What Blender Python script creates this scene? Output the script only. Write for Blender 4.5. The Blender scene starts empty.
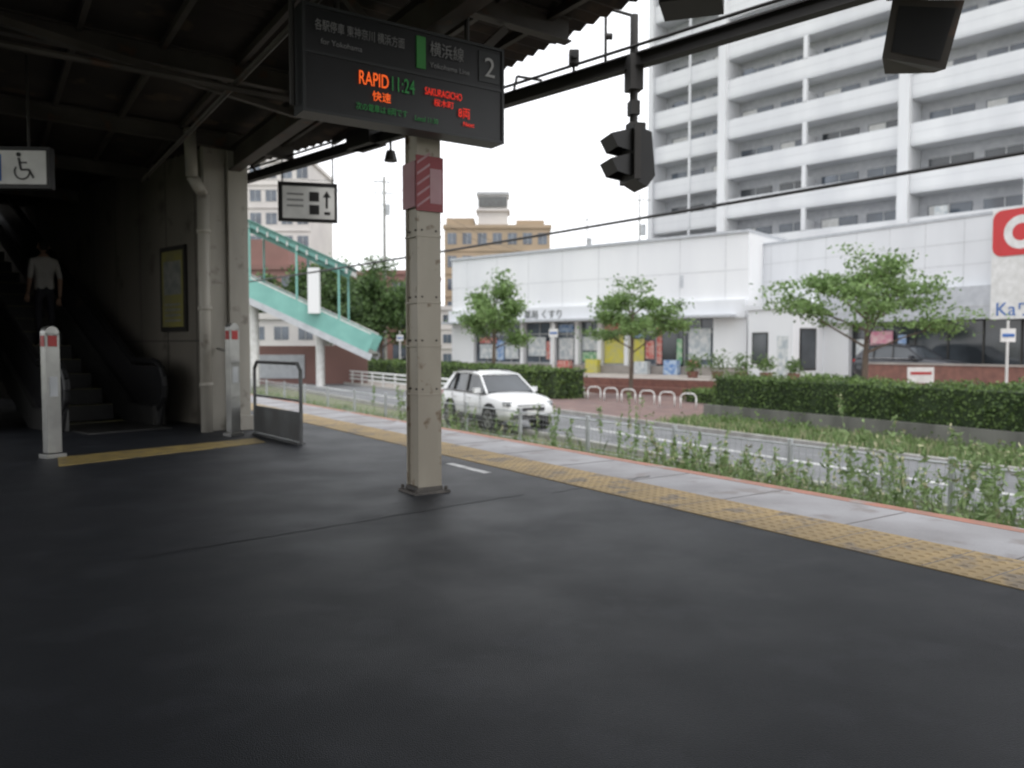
import bpy, bmesh, math, random
import numpy as np
from mathutils import Matrix, Vector
random.seed(7); rng=np.random.default_rng(7)
sc=bpy.context.scene
sc.view_settings.view_transform='Standard'; sc.view_settings.look='None'; sc.view_settings.exposure=0

# ---------------------------------------------------------------- materials
def mat(name,c1,c2=None,rough=0.7,scale=3.0,stretch=(1,1,1),metal=0.0,bump=0.0,bscale=None,spec=0.5,detail=5,lo=0.35,hi=0.65,emit=0,island=0.0,trans=0.0,spots=None,rvar=0,grain=0):
    m=bpy.data.materials.new(name); m.use_nodes=True
    nt=m.node_tree; N=nt.nodes; L=nt.links; b=N['Principled BSDF']
    b.inputs['Roughness'].default_value=rough; b.inputs['Metallic'].default_value=metal
    b.inputs['Specular IOR Level'].default_value=spec
    if c2 is None: c2=tuple(min(1,x*0.78) for x in c1)
    tc=N.new('ShaderNodeTexCoord'); mp=N.new('ShaderNodeMapping'); mp.inputs['Scale'].default_value=stretch
    L.new(tc.outputs['Object'],mp.inputs['Vector'])
    no=N.new('ShaderNodeTexNoise'); no.inputs['Scale'].default_value=scale; no.inputs['Detail'].default_value=detail
    L.new(mp.outputs['Vector'],no.inputs['Vector'])
    r=N.new('ShaderNodeMapRange'); r.inputs['From Min'].default_value=lo; r.inputs['From Max'].default_value=hi
    L.new(no.outputs['Fac'],r.inputs['Value'])
    if rvar:
        rr=N.new('ShaderNodeMapRange'); rr.inputs['From Min'].default_value=.35; rr.inputs['From Max'].default_value=.65
        rr.inputs['To Min'].default_value=rough-rvar; rr.inputs['To Max'].default_value=rough+rvar
        L.new(no.outputs['Fac'],rr.inputs['Value']); L.new(rr.outputs['Result'],b.inputs['Roughness'])
    mx=N.new('ShaderNodeMix'); mx.data_type='RGBA'
    mx.inputs['A'].default_value=(*c1,1); mx.inputs['B'].default_value=(*c2,1)
    L.new(r.outputs['Result'],mx.inputs['Factor'])
    out=mx.outputs['Result']
    if spots:
        n2=N.new('ShaderNodeTexNoise'); n2.inputs['Scale'].default_value=spots[1]; n2.inputs['Detail'].default_value=8
        L.new(tc.outputs['Object'],n2.inputs['Vector'])
        r2=N.new('ShaderNodeMapRange'); r2.inputs['From Min'].default_value=spots[2]; r2.inputs['From Max'].default_value=spots[2]+0.08
        L.new(n2.outputs['Fac'],r2.inputs['Value'])
        m2=N.new('ShaderNodeMix'); m2.data_type='RGBA'; m2.inputs['B'].default_value=(*spots[0],1)
        L.new(out,m2.inputs['A']); L.new(r2.outputs['Result'],m2.inputs['Factor']); out=m2.outputs['Result']
    if grain:
        ng=N.new('ShaderNodeTexNoise'); ng.inputs['Scale'].default_value=140; ng.inputs['Detail'].default_value=2
        L.new(tc.outputs['Object'],ng.inputs['Vector'])
        rg=N.new('ShaderNodeMapRange'); rg.inputs['From Min'].default_value=.3; rg.inputs['From Max'].default_value=.7
        rg.inputs['To Min'].default_value=1-grain; rg.inputs['To Max'].default_value=1+grain
        L.new(ng.outputs['Fac'],rg.inputs['Value']); hg=N.new('ShaderNodeHueSaturation')
        L.new(rg.outputs['Result'],hg.inputs['Value']); L.new(out,hg.inputs['Color']); out=hg.outputs['Color']
    if island:
        g=N.new('ShaderNodeNewGeometry'); hs=N.new('ShaderNodeHueSaturation')
        r3=N.new('ShaderNodeMapRange'); r3.inputs['To Min'].default_value=1-island; r3.inputs['To Max'].default_value=1+island
        L.new(g.outputs['Random Per Island'],r3.inputs['Value']); L.new(r3.outputs['Result'],hs.inputs['Value'])
        L.new(out,hs.inputs['Color']); out=hs.outputs['Color']
    L.new(out,b.inputs['Base Color'])
    if emit:
        L.new(out,b.inputs['Emission Color']); b.inputs['Emission Strength'].default_value=emit
    if bump:
        n3=N.new('ShaderNodeTexNoise'); n3.inputs['Scale'].default_value=bscale or scale*6; n3.inputs['Detail'].default_value=4
        L.new(tc.outputs['Object'],n3.inputs['Vector'])
        bp=N.new('ShaderNodeBump'); bp.inputs['Strength'].default_value=bump; bp.inputs['Distance'].default_value=0.02
        L.new(n3.outputs['Fac'],bp.inputs['Height']); L.new(bp.outputs['Normal'],b.inputs['Normal'])
    if trans:
        t=N.new('ShaderNodeBsdfTranslucent'); ms=N.new('ShaderNodeMixShader'); ms.inputs[0].default_value=trans
        L.new(out,t.inputs['Color']); o=N['Material Output']
        L.new(b.outputs[0],ms.inputs[1]); L.new(t.outputs[0],ms.inputs[2]); L.new(ms.outputs[0],o.inputs['Surface'])
    return m

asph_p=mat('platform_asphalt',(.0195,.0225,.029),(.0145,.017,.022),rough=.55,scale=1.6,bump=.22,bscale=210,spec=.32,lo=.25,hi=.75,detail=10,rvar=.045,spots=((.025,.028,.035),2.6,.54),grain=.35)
seam_m=mat('platform_seam',(.036,.039,.045),(.02,.022,.026),rough=.6,scale=6)
seam_c=mat('slab_joint',(.24,.23,.23),rough=.9)
slab_m=mat('edge_slab',(.37,.37,.39),(.27,.265,.275),rough=.8,scale=1.6,bump=.15,spots=((.26,.245,.245),3,.56),grain=.08)
edge_or=mat('edge_orange',(.40,.18,.13),(.30,.17,.13),rough=.7,scale=4,spots=((.30,.28,.27),3,.58))
tact=mat('tactile_yellow',(.42,.31,.16),(.33,.25,.14),rough=.75,scale=2.2,spots=((.24,.20,.15),4,.54))
tact_in=mat('tactile_yellow_indoor',(.40,.29,.09),(.29,.21,.07),rough=.6,scale=5,spots=((.20,.16,.09),8,.56))
conc=mat('concrete',(.33,.33,.31),(.22,.22,.21),rough=.85,scale=2,bump=.3)
conc_d=mat('concrete_dark',(.20,.20,.18),(.11,.11,.10),rough=.9,scale=1.5,bump=.3,stretch=(1,1,.3))
ballast_m=mat('ballast',(.13,.11,.09),(.05,.045,.04),rough=.95,scale=30,bump=1,bscale=40)
rail_m=mat('rail_steel',(.25,.2,.17),rough=.4,metal=.8)
grass_g=mat('ground_grass',(.13,.16,.07),(.17,.16,.11),rough=.95,scale=1.5,bump=.5)
asph=mat('road_asphalt',(.19,.195,.205),(.14,.145,.15),rough=.85,scale=.7,bump=.25,bscale=60,spots=((.11,.115,.12),.5,.62))
paint=mat('road_paint',(.75,.75,.75),(.5,.5,.5),rough=.7,scale=7)
kerb_m=mat('kerb',(.42,.41,.39),(.30,.29,.27),rough=.85,scale=3)
pave_m=mat('brick_paving',(.21,.135,.12),(.15,.10,.095),rough=.85,scale=1.2,spots=((.25,.2,.18),2,.6))
terr_m=mat('terrace_paving',(.38,.35,.32),(.28,.25,.23),rough=.85,scale=1)
brick_m=mat('red_brick',(.25,.12,.095),(.18,.09,.075),rough=.85,scale=4)
white_w=mat('white_wall',(.80,.81,.82),(.74,.75,.77),rough=.7,scale=.5,stretch=(1,1,.25))
white_w2=mat('white_panel_wall',(.74,.755,.78),(.66,.675,.70),rough=.6,scale=.5,stretch=(1,1,.25))
line_m=mat('panel_joint',(.60,.615,.63),rough=.8)
fascia=mat('grey_fascia',(.52,.54,.57),(.44,.46,.49),rough=.6)
apt_w=mat('apartment_wall',(.77,.78,.79),(.66,.67,.69),rough=.8,scale=.35,stretch=(1,1,.25))
apt_r=mat('apartment_recess',(.55,.56,.58),(.46,.47,.50),rough=.8)
glass=mat('window_glass',(.03,.035,.04),(.06,.07,.08),rough=.08,scale=.7,spec=.8)
glass_b=mat('window_glass_blue',(.13,.16,.20),(.06,.07,.09),rough=.12,scale=.5,spec=.8)
inner=mat('shop_interior',(.07,.06,.05),(.16,.14,.12),rough=.4,scale=1.2)
frame_m=mat('aluminium_frame',(.45,.46,.47),rough=.4,metal=.4)
dark_fr=mat('dark_frame',(.035,.033,.03),rough=.5)
bark=mat('bark',(.17,.13,.10),(.09,.07,.055),rough=.9,scale=6,stretch=(1,1,.3),bump=.5)
leaf_l=mat('leaf_light',(.24,.355,.13),(.175,.28,.095),rough=.5,scale=.8,island=.28,trans=.45)
leaf_m=mat('leaf_mid',(.13,.215,.07),(.10,.17,.055),rough=.55,scale=.8,island=.3,trans=.35)
leaf_d=mat('leaf_dark',(.06,.105,.036),(.04,.075,.027),rough=.6,scale=.8,island=.35,trans=.25)
hedge_l=mat('hedge_leaf',(.15,.23,.065),(.11,.175,.052),rough=.6,scale=.7,island=.3,trans=.3)
hedge_core=mat('hedge_core',(.04,.065,.026),(.025,.04,.016),rough=.95,scale=5)
weed_l=mat('weed_leaf',(.26,.35,.16),(.19,.28,.11),rough=.6,scale=1,island=.3,trans=.4)
straw=mat('weed_straw',(.42,.40,.26),(.30,.31,.18),rough=.8,island=.3)
teal=mat('teal_paint',(.22,.48,.43),(.18,.41,.37),rough=.5,scale=1)
teal_d=mat('teal_roof',(.10,.26,.22),(.07,.19,.16),rough=.5,scale=1)
brown_b=mat('brown_building',(.40,.31,.22),(.34,.27,.19),rough=.8,scale=.3)
beige_b=mat('beige_building',(.60,.58,.56),(.53,.51,.50),rough=.8,scale=.3)
redbr_b=mat('maroon_building',(.27,.15,.13),(.22,.125,.11),rough=.8,scale=.3)
galv=mat('galvanised',(.50,.52,.54),rough=.5,metal=.3)
galv_d=mat('galvanised_dull',(.16,.17,.17),(.11,.11,.11),rough=.5,metal=.3)
white_p=mat('white_paint',(.75,.75,.74),(.62,.62,.6),rough=.4,scale=4)
black_p=mat('black_plastic',(.014,.014,.015),rough=.45)
board_m=mat('board_black',(.012,.013,.014),(.02,.02,.022),rough=.35)
board_g=mat('board_sign_dark',(.035,.038,.04),rough=.4)
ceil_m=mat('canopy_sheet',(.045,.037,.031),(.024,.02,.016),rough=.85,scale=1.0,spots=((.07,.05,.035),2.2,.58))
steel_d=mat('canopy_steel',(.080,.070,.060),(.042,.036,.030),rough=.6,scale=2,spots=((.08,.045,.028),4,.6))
beam_d=mat('dark_beam',(.035,.032,.03),rough=.6)
col_m=mat('column_cream_paint',(.50,.46,.38),(.37,.33,.265),rough=.45,scale=2.2,stretch=(1,1,.3),spots=((.20,.145,.09),8,.61),bump=.06)
base_m=mat('column_base',(.16,.145,.13),(.08,.075,.07),rough=.8,scale=10)
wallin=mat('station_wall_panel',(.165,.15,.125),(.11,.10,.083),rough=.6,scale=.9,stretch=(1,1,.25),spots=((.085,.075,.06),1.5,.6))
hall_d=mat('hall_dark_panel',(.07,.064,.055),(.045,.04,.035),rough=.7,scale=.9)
wline=mat('wall_joint',(.075,.068,.06),rough=.7)
pill_m=mat('pillar_paint',(.46,.435,.38),(.32,.30,.26),rough=.5,scale=2,stretch=(1,1,.25),spots=((.20,.18,.15),4,.62))
stain=mat('stainless',(.36,.36,.345),(.26,.26,.25),rough=.3,metal=.6,scale=4)
stain_d=mat('escalator_panel',(.035,.035,.037),rough=.25,metal=.2)
esc_sk=mat('escalator_skirt',(.10,.10,.097),(.07,.07,.068),rough=.35,metal=.5)
step_m=mat('escalator_step',(.035,.035,.035),(.025,.025,.025),rough=.5,metal=.3)
red_m=mat('red_label',(.45,.03,.03),rough=.5)
plate_r=mat('plate_red',(.33,.055,.065),(.27,.05,.055),rough=.5)
pink_l=mat('plate_pink',(.50,.30,.32),(.45,.22,.25),rough=.5)
sign_w=mat('sign_white',(.70,.70,.68),rough=.5,emit=.04)
sign_b=mat('sign_blue',(.03,.14,.45),rough=.5)
txt_k=mat('text_black',(.02,.02,.02),rough=.5)
led_o=mat('led_orange',(1,.14,.02),(1,.12,.02),emit=.8)
led_r=mat('led_red',(1,.04,.02),(1,.04,.02),emit=.5)
led_g=mat('led_green',(.05,.36,.09),(.05,.32,.09),emit=.07)
txt_w=mat('text_grey',(.28,.28,.28),rough=.5)
txt_w2=mat('text_white',(.55,.55,.55),rough=.5)
green_s=mat('line_green',(.05,.24,.06),(.05,.22,.06),emit=.05)
car_w=mat('car_white_paint',(.78,.79,.80),(.76,.77,.78),rough=.18,spec=.6)
car_k=mat('car_dark_paint',(.03,.032,.04),rough=.15,spec=.7)
car_g=mat('car_grey_paint',(.35,.36,.38),rough=.2,spec=.6)
tyre=mat('tyre',(.02,.02,.02),rough=.9)
rim=mat('rim',(.5,.5,.52),rough=.3,metal=.8)
headl=mat('headlamp',(.45,.47,.5),rough=.1,spec=.8)
plast=mat('cladding',(.035,.035,.037),rough=.7)
yel=mat('poster_yellow',(.62,.56,.08),(.5,.47,.2),rough=.6,scale=3)
yel_d=mat('poster_yellow_dim',(.24,.22,.06),(.18,.17,.09),rough=.5,scale=3)
pink=mat('poster_pink',(.6,.2,.3),(.7,.5,.5),rough=.6,scale=4)
postw=mat('poster_white',(.70,.71,.70),(.40,.45,.48),rough=.6,scale=4)
postr=mat('poster_red',(.5,.07,.06),(.6,.4,.35),rough=.6,scale=5)
postg=mat('poster_green',(.10,.35,.15),(.5,.6,.45),rough=.6,scale=5)
postbl=mat('poster_blue',(.10,.22,.5),(.5,.6,.7),rough=.6,scale=5)
postd=mat('poster_dim',(.24,.24,.22),(.15,.16,.15),rough=.5,scale=6)
redsign=mat('sign_red',(.56,.03,.035),(.52,.03,.03),rough=.4)
skin_m=mat('skin',(.45,.28,.2),rough=.6)
hair_m=mat('hair',(.015,.012,.01),rough=.6)
shirt=mat('white_shirt',(.55,.53,.50),rough=.8)
trous=mat('dark_trousers',(.03,.03,.04),rough=.8)
shirt2=mat('brown_shirt',(.16,.12,.10),rough=.8)

# ---------------------------------------------------------------- builder
def frame(ox,oy,oz,dx,dy):
    l=math.hypot(dx,dy); dx/=l; dy/=l
    return Matrix(((dx,-dy,0,ox),(dy,dx,0,oy),(0,0,1,oz),(0,0,0,1)))
class MB:
    def __init__(s,M=None): s.v=[];s.f=[];s.m=[];s.mats=[];s.M=M or Matrix.Identity(4)
    def mi(s,m):
        if m not in s.mats: s.mats.append(m)
        return s.mats.index(m)
    def add(s,vs,fs,m,L=None):
        o=len(s.v); T=s.M if L is None else s.M@L
        s.v+= [tuple(T@Vector(p)) for p in vs]
        i=s.mi(m)
        for f in fs: s.f.append([o+k for k in f]); s.m.append(i)
    def box(s,c,d,m,L=None,rz=0):
        x,y,z=d[0]/2,d[1]/2,d[2]/2
        vs=[(a*x,b*y,e*z) for e in(-1,1) for b in(-1,1) for a in(-1,1)]
        if rz:
            ca,sa=math.cos(rz),math.sin(rz); vs=[(p[0]*ca-p[1]*sa,p[0]*sa+p[1]*ca,p[2]) for p in vs]
        vs=[(p[0]+c[0],p[1]+c[1],p[2]+c[2]) for p in vs]
        s.add(vs,[(0,2,3,1),(4,5,7,6),(0,1,5,4),(2,6,7,3),(0,4,6,2),(1,3,7,5)],m,L)
    def b2(s,x0,x1,y0,y1,z0,z1,m): s.box(((x0+x1)/2,(y0+y1)/2,(z0+z1)/2),(abs(x1-x0),abs(y1-y0),abs(z1-z0)),m)
    def beam(s,p,q,w,h,m):
        p=Vector(p);q=Vector(q);d=q-p;l=d.length;x=d/l
        up=Vector((0,0,1)) if abs(x.z)<.99 else Vector((0,1,0))
        y=up.cross(x).normalized(); z=x.cross(y)
        L=Matrix(((x.x,y.x,z.x,(p.x+q.x)/2),(x.y,y.y,z.y,(p.y+q.y)/2),(x.z,y.z,z.z,(p.z+q.z)/2),(0,0,0,1)))
        s.box((0,0,0),(l,w,h),m,L)
    def ibeam(s,p,q,w,h,m,t=.015):
        p=Vector(p);q=Vector(q)
        s.beam(p,q,t,h-2*t,m); dz=Vector((0,0,h/2-t/2))
        s.beam(p+dz,q+dz,w,t,m); s.beam(p-dz,q-dz,w,t,m)
    def cyl(s,p,q,r1,r2,m,n=10,cap=True):
        p=Vector(p);q=Vector(q);x=(q-p).normalized()
        up=Vector((0,0,1)) if abs(x.z)<.95 else Vector((1,0,0))
        a=up.cross(x).normalized();b=x.cross(a); vs=[];fs=[]
        for k in range(n):
            t=2*math.pi*k/n; d=a*math.cos(t)+b*math.sin(t)
            vs.append(tuple(p+d*r1)); vs.append(tuple(q+d*r2))
        for k in range(n):
            j=(k+1)%n; fs.append((2*k,2*j,2*j+1,2*k+1))
        if cap: fs.append([2*k for k in range(n)][::-1]); fs.append([2*k+1 for k in range(n)])
        s.add(vs,fs,m)
    def tube(s,pts,r,m,n=8):
        for a,b in zip(pts[:-1],pts[1:]): s.cyl(a,b,r,r,m,n)
    def poly(s,pts,m): s.add(pts,[list(range(len(pts)))],m)
    def prism(s,pts,z0,z1,m,side=None):
        n=len(pts); s.add([(p[0],p[1],z1) for p in pts],[list(range(n))],m)
        vs=[(p[0],p[1],z0) for p in pts]+[(p[0],p[1],z1) for p in pts]
        s.add(vs,[(i,(i+1)%n,n+(i+1)%n,n+i) for i in range(n)],side or m)
    def obj(s,name,smooth=False,bevel=0,parent=None):
        me=bpy.data.meshes.new(name); me.from_pydata(s.v,[],s.f)
        for m in s.mats: me.materials.append(m)
        me.polygons.foreach_set('material_index',s.m)
        if smooth: me.polygons.foreach_set('use_smooth',[True]*len(me.polygons))
        me.update(); o=bpy.data.objects.new(name,me); sc.collection.objects.link(o)
        if bevel:
            b=o.modifiers.new('bevel','BEVEL'); b.width=bevel; b.segments=2; b.limit_method='ANGLE'
        if parent: o.parent=parent
        return o
T=frame(0,0,0,.833,.553)      # track frame: (across v, along u)
R=frame(0,0,0,.875,.485)      # road frame
def Tp(v,u,z=0): return T@Vector((v,u,z))
def Rp(v,u,z=0): return R@Vector((v,u,z))

# ---------------------------------------------------------------- world, sun, camera
w=bpy.data.worlds.new('World'); sc.world=w; w.use_nodes=True
nt=w.node_tree; bg=nt.nodes['Background']
sky=nt.nodes.new('ShaderNodeTexSky'); sky.sky_type='NISHITA'; sky.sun_disc=False
sky.sun_elevation=math.radians(58); sky.sun_rotation=math.radians(140); sky.dust_density=4; sky.air_density=1.5
mx=nt.nodes.new('ShaderNodeMix'); mx.data_type='RGBA'; mx.inputs['Factor'].default_value=.87
mx.inputs['B'].default_value=(11.8,11.9,12.2,1)
nt.links.new(sky.outputs[0],mx.inputs['A']); nt.links.new(mx.outputs['Result'],bg.inputs['Color'])
bg.inputs['Strength'].default_value=.15
sd=bpy.data.lights.new('sun','SUN'); sd.energy=1.1; sd.angle=math.radians(16); sd.color=(1,.97,.93)
so=bpy.data.objects.new('sun',sd); sc.collection.objects.link(so)
az=math.radians(140); el=math.radians(58)
d=Vector((math.sin(az)*math.cos(el),math.cos(az)*math.cos(el),math.sin(el)))
so.rotation_euler=d.to_track_quat('Z','Y').to_euler()
cd=bpy.data.cameras.new('camera'); cam=bpy.data.objects.new('camera',cd); sc.collection.objects.link(cam)
cd.lens=28.1; cd.sensor_width=36; cd.clip_end=3000; cd.clip_start=.05
cam.location=(0,0,1.12); cam.rotation_euler=(math.radians(90-2.65),0,0)
cd.dof.use_dof=True; cd.dof.focus_distance=2.2; cd.dof.aperture_fstop=3.4
sc.camera=cam

# ---------------------------------------------------------------- ground
g=MB(); g.poly([(-1500,-1500,-1.46),(1500,-1500,-1.46),(1500,1500,-1.46),(-1500,1500,-1.46)],grass_g); g.obj('ground')
p=MB(T); p.b2(-9,4.0,-25,48,-1.46,0,asph_p)
p.b2(4.0,5.22,-25,48,-1.46,-.002,slab_m)
p.b2(5.22,5.34,-25,48,-1.46,.0,edge_or)
for u in np.arange(-6,46,1.0): p.b2(4.52,5.2,u,u+.009,-.01,.002,seam_c)
p.b2(3.68,3.76,6.0,6.7,-.01,.004,paint)
p.obj('station_platform')
m=MB()
for a,b in (((-2.0,4.2),(.1,6.05)),((.3,6.1),(1.2,6.9))):
    a=Vector((*a,0));b=Vector((*b,0)); dd=(b-a).normalized(); nn=Vector((-dd.y,dd.x,0))*.008
    N_=22; pl=[a.lerp(b,k/N_)+nn*random.uniform(-1,1)*1.8 for k in range(N_+1)]
    for q,r_ in zip(pl[:-1],pl[1:]): m.add([q-nn+Vector((0,0,.003)),r_-nn+Vector((0,0,.003)),r_+nn+Vector((0,0,.003)),q+nn+Vector((0,0,.003))],[(0,1,2,3)],seam_m)
m.obj('asphalt_seam')
t=MB(T); t.b2(3.97,4.5,-25,46,-.01,.006,tact)
for u in np.arange(-1,14,.075):
    for k in range(7):
        v=4.01+k*.075; r=.024
        t.add([(v-r,u-r,.006),(v+r,u-r,.006),(v+r,u+r,.006),(v-r,u+r,.006),(v-r*.5,u-r*.5,.012),(v+r*.5,u-r*.5,.012),(v+r*.5,u+r*.5,.012),(v-r*.5,u+r*.5,.012)],
              [(4,5,6,7),(0,1,5,4),(1,2,6,5),(2,3,7,6),(3,0,4,7)],tact)
for u in np.arange(-2,46,.3): t.b2(3.972,4.498,u,u+.007,0,.0075,seam_c)
t.obj('tactile_paving')
t=MB(); q=[(-4.25,7.45),(-2.9,9.35),(-3.15,9.75),(-4.6,8.05)]
t.prism(q,-.005,.006,tact_in); t.obj('tactile_paving')
b=MB(T); b.b2(5.4,9.3,-30,130,-1.46,-1.36,ballast_m); b.obj('track_ballast')
b=MB(T)
for v in(6.35,7.42):
    b.b2(v-.032,v+.032,-30,130,-1.14,-1.10,rail_m); b.b2(v-.01,v+.01,-30,130,-1.23,-1.14,rail_m); b.b2(v-.06,v+.06,-30,130,-1.25,-1.23,rail_m)
for u in np.arange(-20,60,.62): b.b2(5.9,7.9,u,u+.22,-1.37,-1.255,conc)
b.obj('railway_track')
r=MB(R); r.b2(11.8,16.2,-40,160,-1.47,-1.38,asph); r.obj('road')
r=MB(R); r.b2(13.85,13.99,-40,21.0,-1.39,-1.374,paint); r.b2(13.85,13.99,27.5,120,-1.39,-1.374,paint)
r.b2(12.0,12.1,-40,120,-1.39,-1.374,paint); r.obj('road_marking')
r=MB(R)
for s in np.arange(-40,120,1.0):
    r.b2(16.2,16.36,s+.006,s+.994,-1.46,-1.25,kerb_m)
    r.b2(11.66,11.8,s+.006,s+.994,-1.46,-1.30,kerb_m)
r.obj('kerb')
r=MB(R); r.b2(16.36,18.6,-30,20.3,-1.46,-1.29,grass_g); r.obj('verge')
r=MB(R); r.b2(16.36,40,20.3,34,-1.46,-1.28,pave_m); r.b2(20.7,40,-30,20.3,-1.46,-1.28,pave_m); r.b2(16.36,24,34,130,-1.46,-1.29,terr_m)
for k in range(16): r.b2(16.4,26,20.6+k*.85,20.63+k*.85,-1.3,-1.276,seam_c)
r.obj('pavement')
r=MB(); P=[(-3.9,50.2),(9.2,38.6),(26,19.6),(70,19.6),(70,95),(-3.9,95)]
P2=[(-4.1,49.8),(9.0,38.2),(25.7,19.2),(70.4,19.2),(70.4,95.4),(-4.1,95.4)]
r.prism(P,-1.46,-.5,terr_m,brick_m); r.prism(P2,-1.46,-.9,brick_m,brick_m); r.obj('terrace')

# ---------------------------------------------------------------- leaves
def rand_quads(c,size,asp=1.0,flat=0.0):
    n=len(c); a=rng.normal(size=(n,3)); a[:,2]*=(1-flat); a/=np.linalg.norm(a,axis=1)[:,None]+1e-9
    b=rng.normal(size=(n,3)); b-= (b*a).sum(1)[:,None]*a; b/=np.linalg.norm(b,axis=1)[:,None]+1e-9
    s=size*rng.uniform(.6,1.3,n)[:,None]
    A=a*s*.5*asp;B=b*s*.5
    return np.stack([c-A,c+B*.7,c+A,c-B*.7],1)
def leaves(mb,c,size,mats,probs,asp=1.0,flat=0.0):
    q=rand_quads(np.asarray(c),size,asp,flat); ids=[mb.mi(m) for m in mats]
    ch=rng.choice(len(mats),len(q),p=probs); o=len(mb.v)
    mb.v+= [tuple(x) for x in q.reshape(-1,3)]
    mb.f+= [[o+4*i,o+4*i+1,o+4*i+2,o+4*i+3] for i in range(len(q))]
    mb.m+= [ids[k] for k in ch]
def tree(name,x,y,z0,H,Rr,th,nl=9,lsz=.16,per=110,dark=.35,lean=0,flatc=.5,seed=1,mats=None,rise_k=.55):
    rd=random.Random(seed); m=MB(); mats=mats or [leaf_l,leaf_m]
    top=Vector((x+lean,y,z0+H*.86)); p0=Vector((x,y,z0)); p1=Vector((x+lean*.4+.04,y,z0+th))
    r0=.022*H**.9
    m.cyl(p0,p0+Vector((0,0,.15)),r0*1.5,r0*1.1,bark,10); m.cyl(p0+Vector((0,0,.15)),p1,r0*1.1,r0*.8,bark,10)
    pm=(p1+top)/2+Vector((.08,0,0))
    m.cyl(p1,pm,r0*.8,r0*.5,bark,8); m.cyl(pm,top,r0*.5,r0*.15,bark,8)
    cl=[]
    for i in range(nl):
        f=(i/nl)*.8
        s=p1.lerp(top,f); an=i*2.4+rd.uniform(-.4,.4); ln=Rr*(1.0-.62*f)*rd.uniform(.75,1.12)
        rise=ln*rd.uniform(rise_k-.2,rise_k+.25)
        e=s+Vector((math.cos(an)*ln,math.sin(an)*ln,rise)); mid=s.lerp(e,.5)+Vector((0,0,rd.uniform(-.05,.15)))
        m.cyl(s,mid,r0*.42,r0*.26,bark,6); m.cyl(mid,e,r0*.26,r0*.08,bark,6)
        for k in range(5):
            q=mid.lerp(e,rd.uniform(-.3,1)); a2=an+rd.uniform(-1.3,1.3); l2=ln*rd.uniform(.2,.45)
            e2=q+Vector((math.cos(a2)*l2,math.sin(a2)*l2,l2*rd.uniform(.0,.8))); m.cyl(q,e2,r0*.14,r0*.04,bark,5); cl.append((e2,rd.uniform(.6,1.1)))
            cl.append((q.lerp(e2,.5),rd.uniform(.5,.8)))
        cl.append((e,.7))
    for k in range(7):
        e2=top+Vector((rd.uniform(-.5,.5)*Rr*.6,rd.uniform(-.5,.5)*Rr*.6,rd.uniform(-.08,.12)*H)); m.cyl(top,e2,r0*.12,r0*.04,bark,5); cl.append((e2,.8))
    for c,sz in cl:
        R0=Rr*.17*sz; n=int(per*sz); dk=min(.9,max(.05,dark+rd.uniform(-.25,.25)))
        pts=rng.normal(size=(n,3))*np.array([R0,R0,R0*flatc])+np.array(c)
        leaves(m,pts,lsz,mats,[1-dk,dk],1.3,.2)
    return m.obj(name)
tree('street_tree',11.9,27,-1.28,5.9,2.45,2.2,nl=12,lsz=.13,per=72,dark=.28,flatc=.36,seed=3,rise_k=.42)
tree('street_tree',5.65,38,-1.28,5.6,2.15,2.1,nl=10,lsz=.15,per=66,dark=.28,flatc=.5,seed=5,rise_k=.45)
tree('street_tree',-1.1,47,-1.28,6.8,2.15,2.3,nl=11,lsz=.17,per=75,dark=.28,flatc=.65,seed=9,rise_k=.45)
tree('street_tree',-10.2,62,-1.4,9.0,2.9,2.4,nl=16,lsz=.22,per=130,dark=.35,flatc=.9,seed=12,mats=[leaf_m,leaf_d])
tree('street_tree',-14.9,69,-1.4,9.6,2.6,2.4,nl=14,lsz=.24,per=110,dark=.4,flatc=.9,seed=14,mats=[leaf_m,leaf_d])
tree('park_tree',-17.5,76,-1.4,12.0,3.6,4,nl=14,lsz=.3,per=110,dark=.5,flatc=.9,seed=17,mats=[leaf_m,leaf_d])
tree('park_tree',-23.0,74,-1.4,9.0,3.2,3,nl=14,lsz=.3,per=110,dark=.5,flatc=.9,seed=18,mats=[leaf_m,leaf_d])

def hedge(name,x0,x1,y0,y1,z0,z1,lsz,dens,M=R,l2=leaf_d):
    m=MB(M)
    m.b2(x0+.12,x1-.12,y0+.12,y1-.12,z0,z1-.1,hedge_core)
    c=[]
    def surf(n,f):
        for _ in range(int(n)): c.append(f())
    L=y1-y0;W=x1-x0;Hh=z1-z0
    bump=lambda y:.06*math.sin(y*1.3)+.05*math.sin(y*3.1+1)+.03*math.sin(y*7.3)
    surf(L*W*dens,lambda:(lambda y:(random.uniform(x0,x1),y,z1-.05+bump(y)+random.gauss(0,.05)))(random.uniform(y0,y1)))
    surf(L*Hh*dens,lambda:(lambda y:(x0+.06+bump(y*1.3)*.6+random.gauss(0,.05),y,random.uniform(z0,z1)))(random.uniform(y0,y1)))
    surf(W*Hh*dens*1.3,lambda:(random.uniform(x0,x1),y0+.06+random.gauss(0,.05),random.uniform(z0,z1)))
    surf(W*Hh*dens*1.3,lambda:(random.uniform(x0,x1),y1-.06+random.gauss(0,.05),random.uniform(z0,z1)))
    c=np.array(c); Mt=np.array(M)[:3,:3]; c=c@Mt.T+np.array(M)[:3,3]
    leaves(m,c,lsz,[hedge_l,l2],[.76,.24]); return m.obj(name)
hedge('clipped_hedge',18.75,20.5,-14,20.1,-.86,.17,.085,330)
hedge('clipped_hedge',19.5,21.2,31,80,-1.3,.10,.17,85)
hedge('clipped_hedge',23.5,25,21,27,-1.28,-.75,.12,160)
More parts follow.
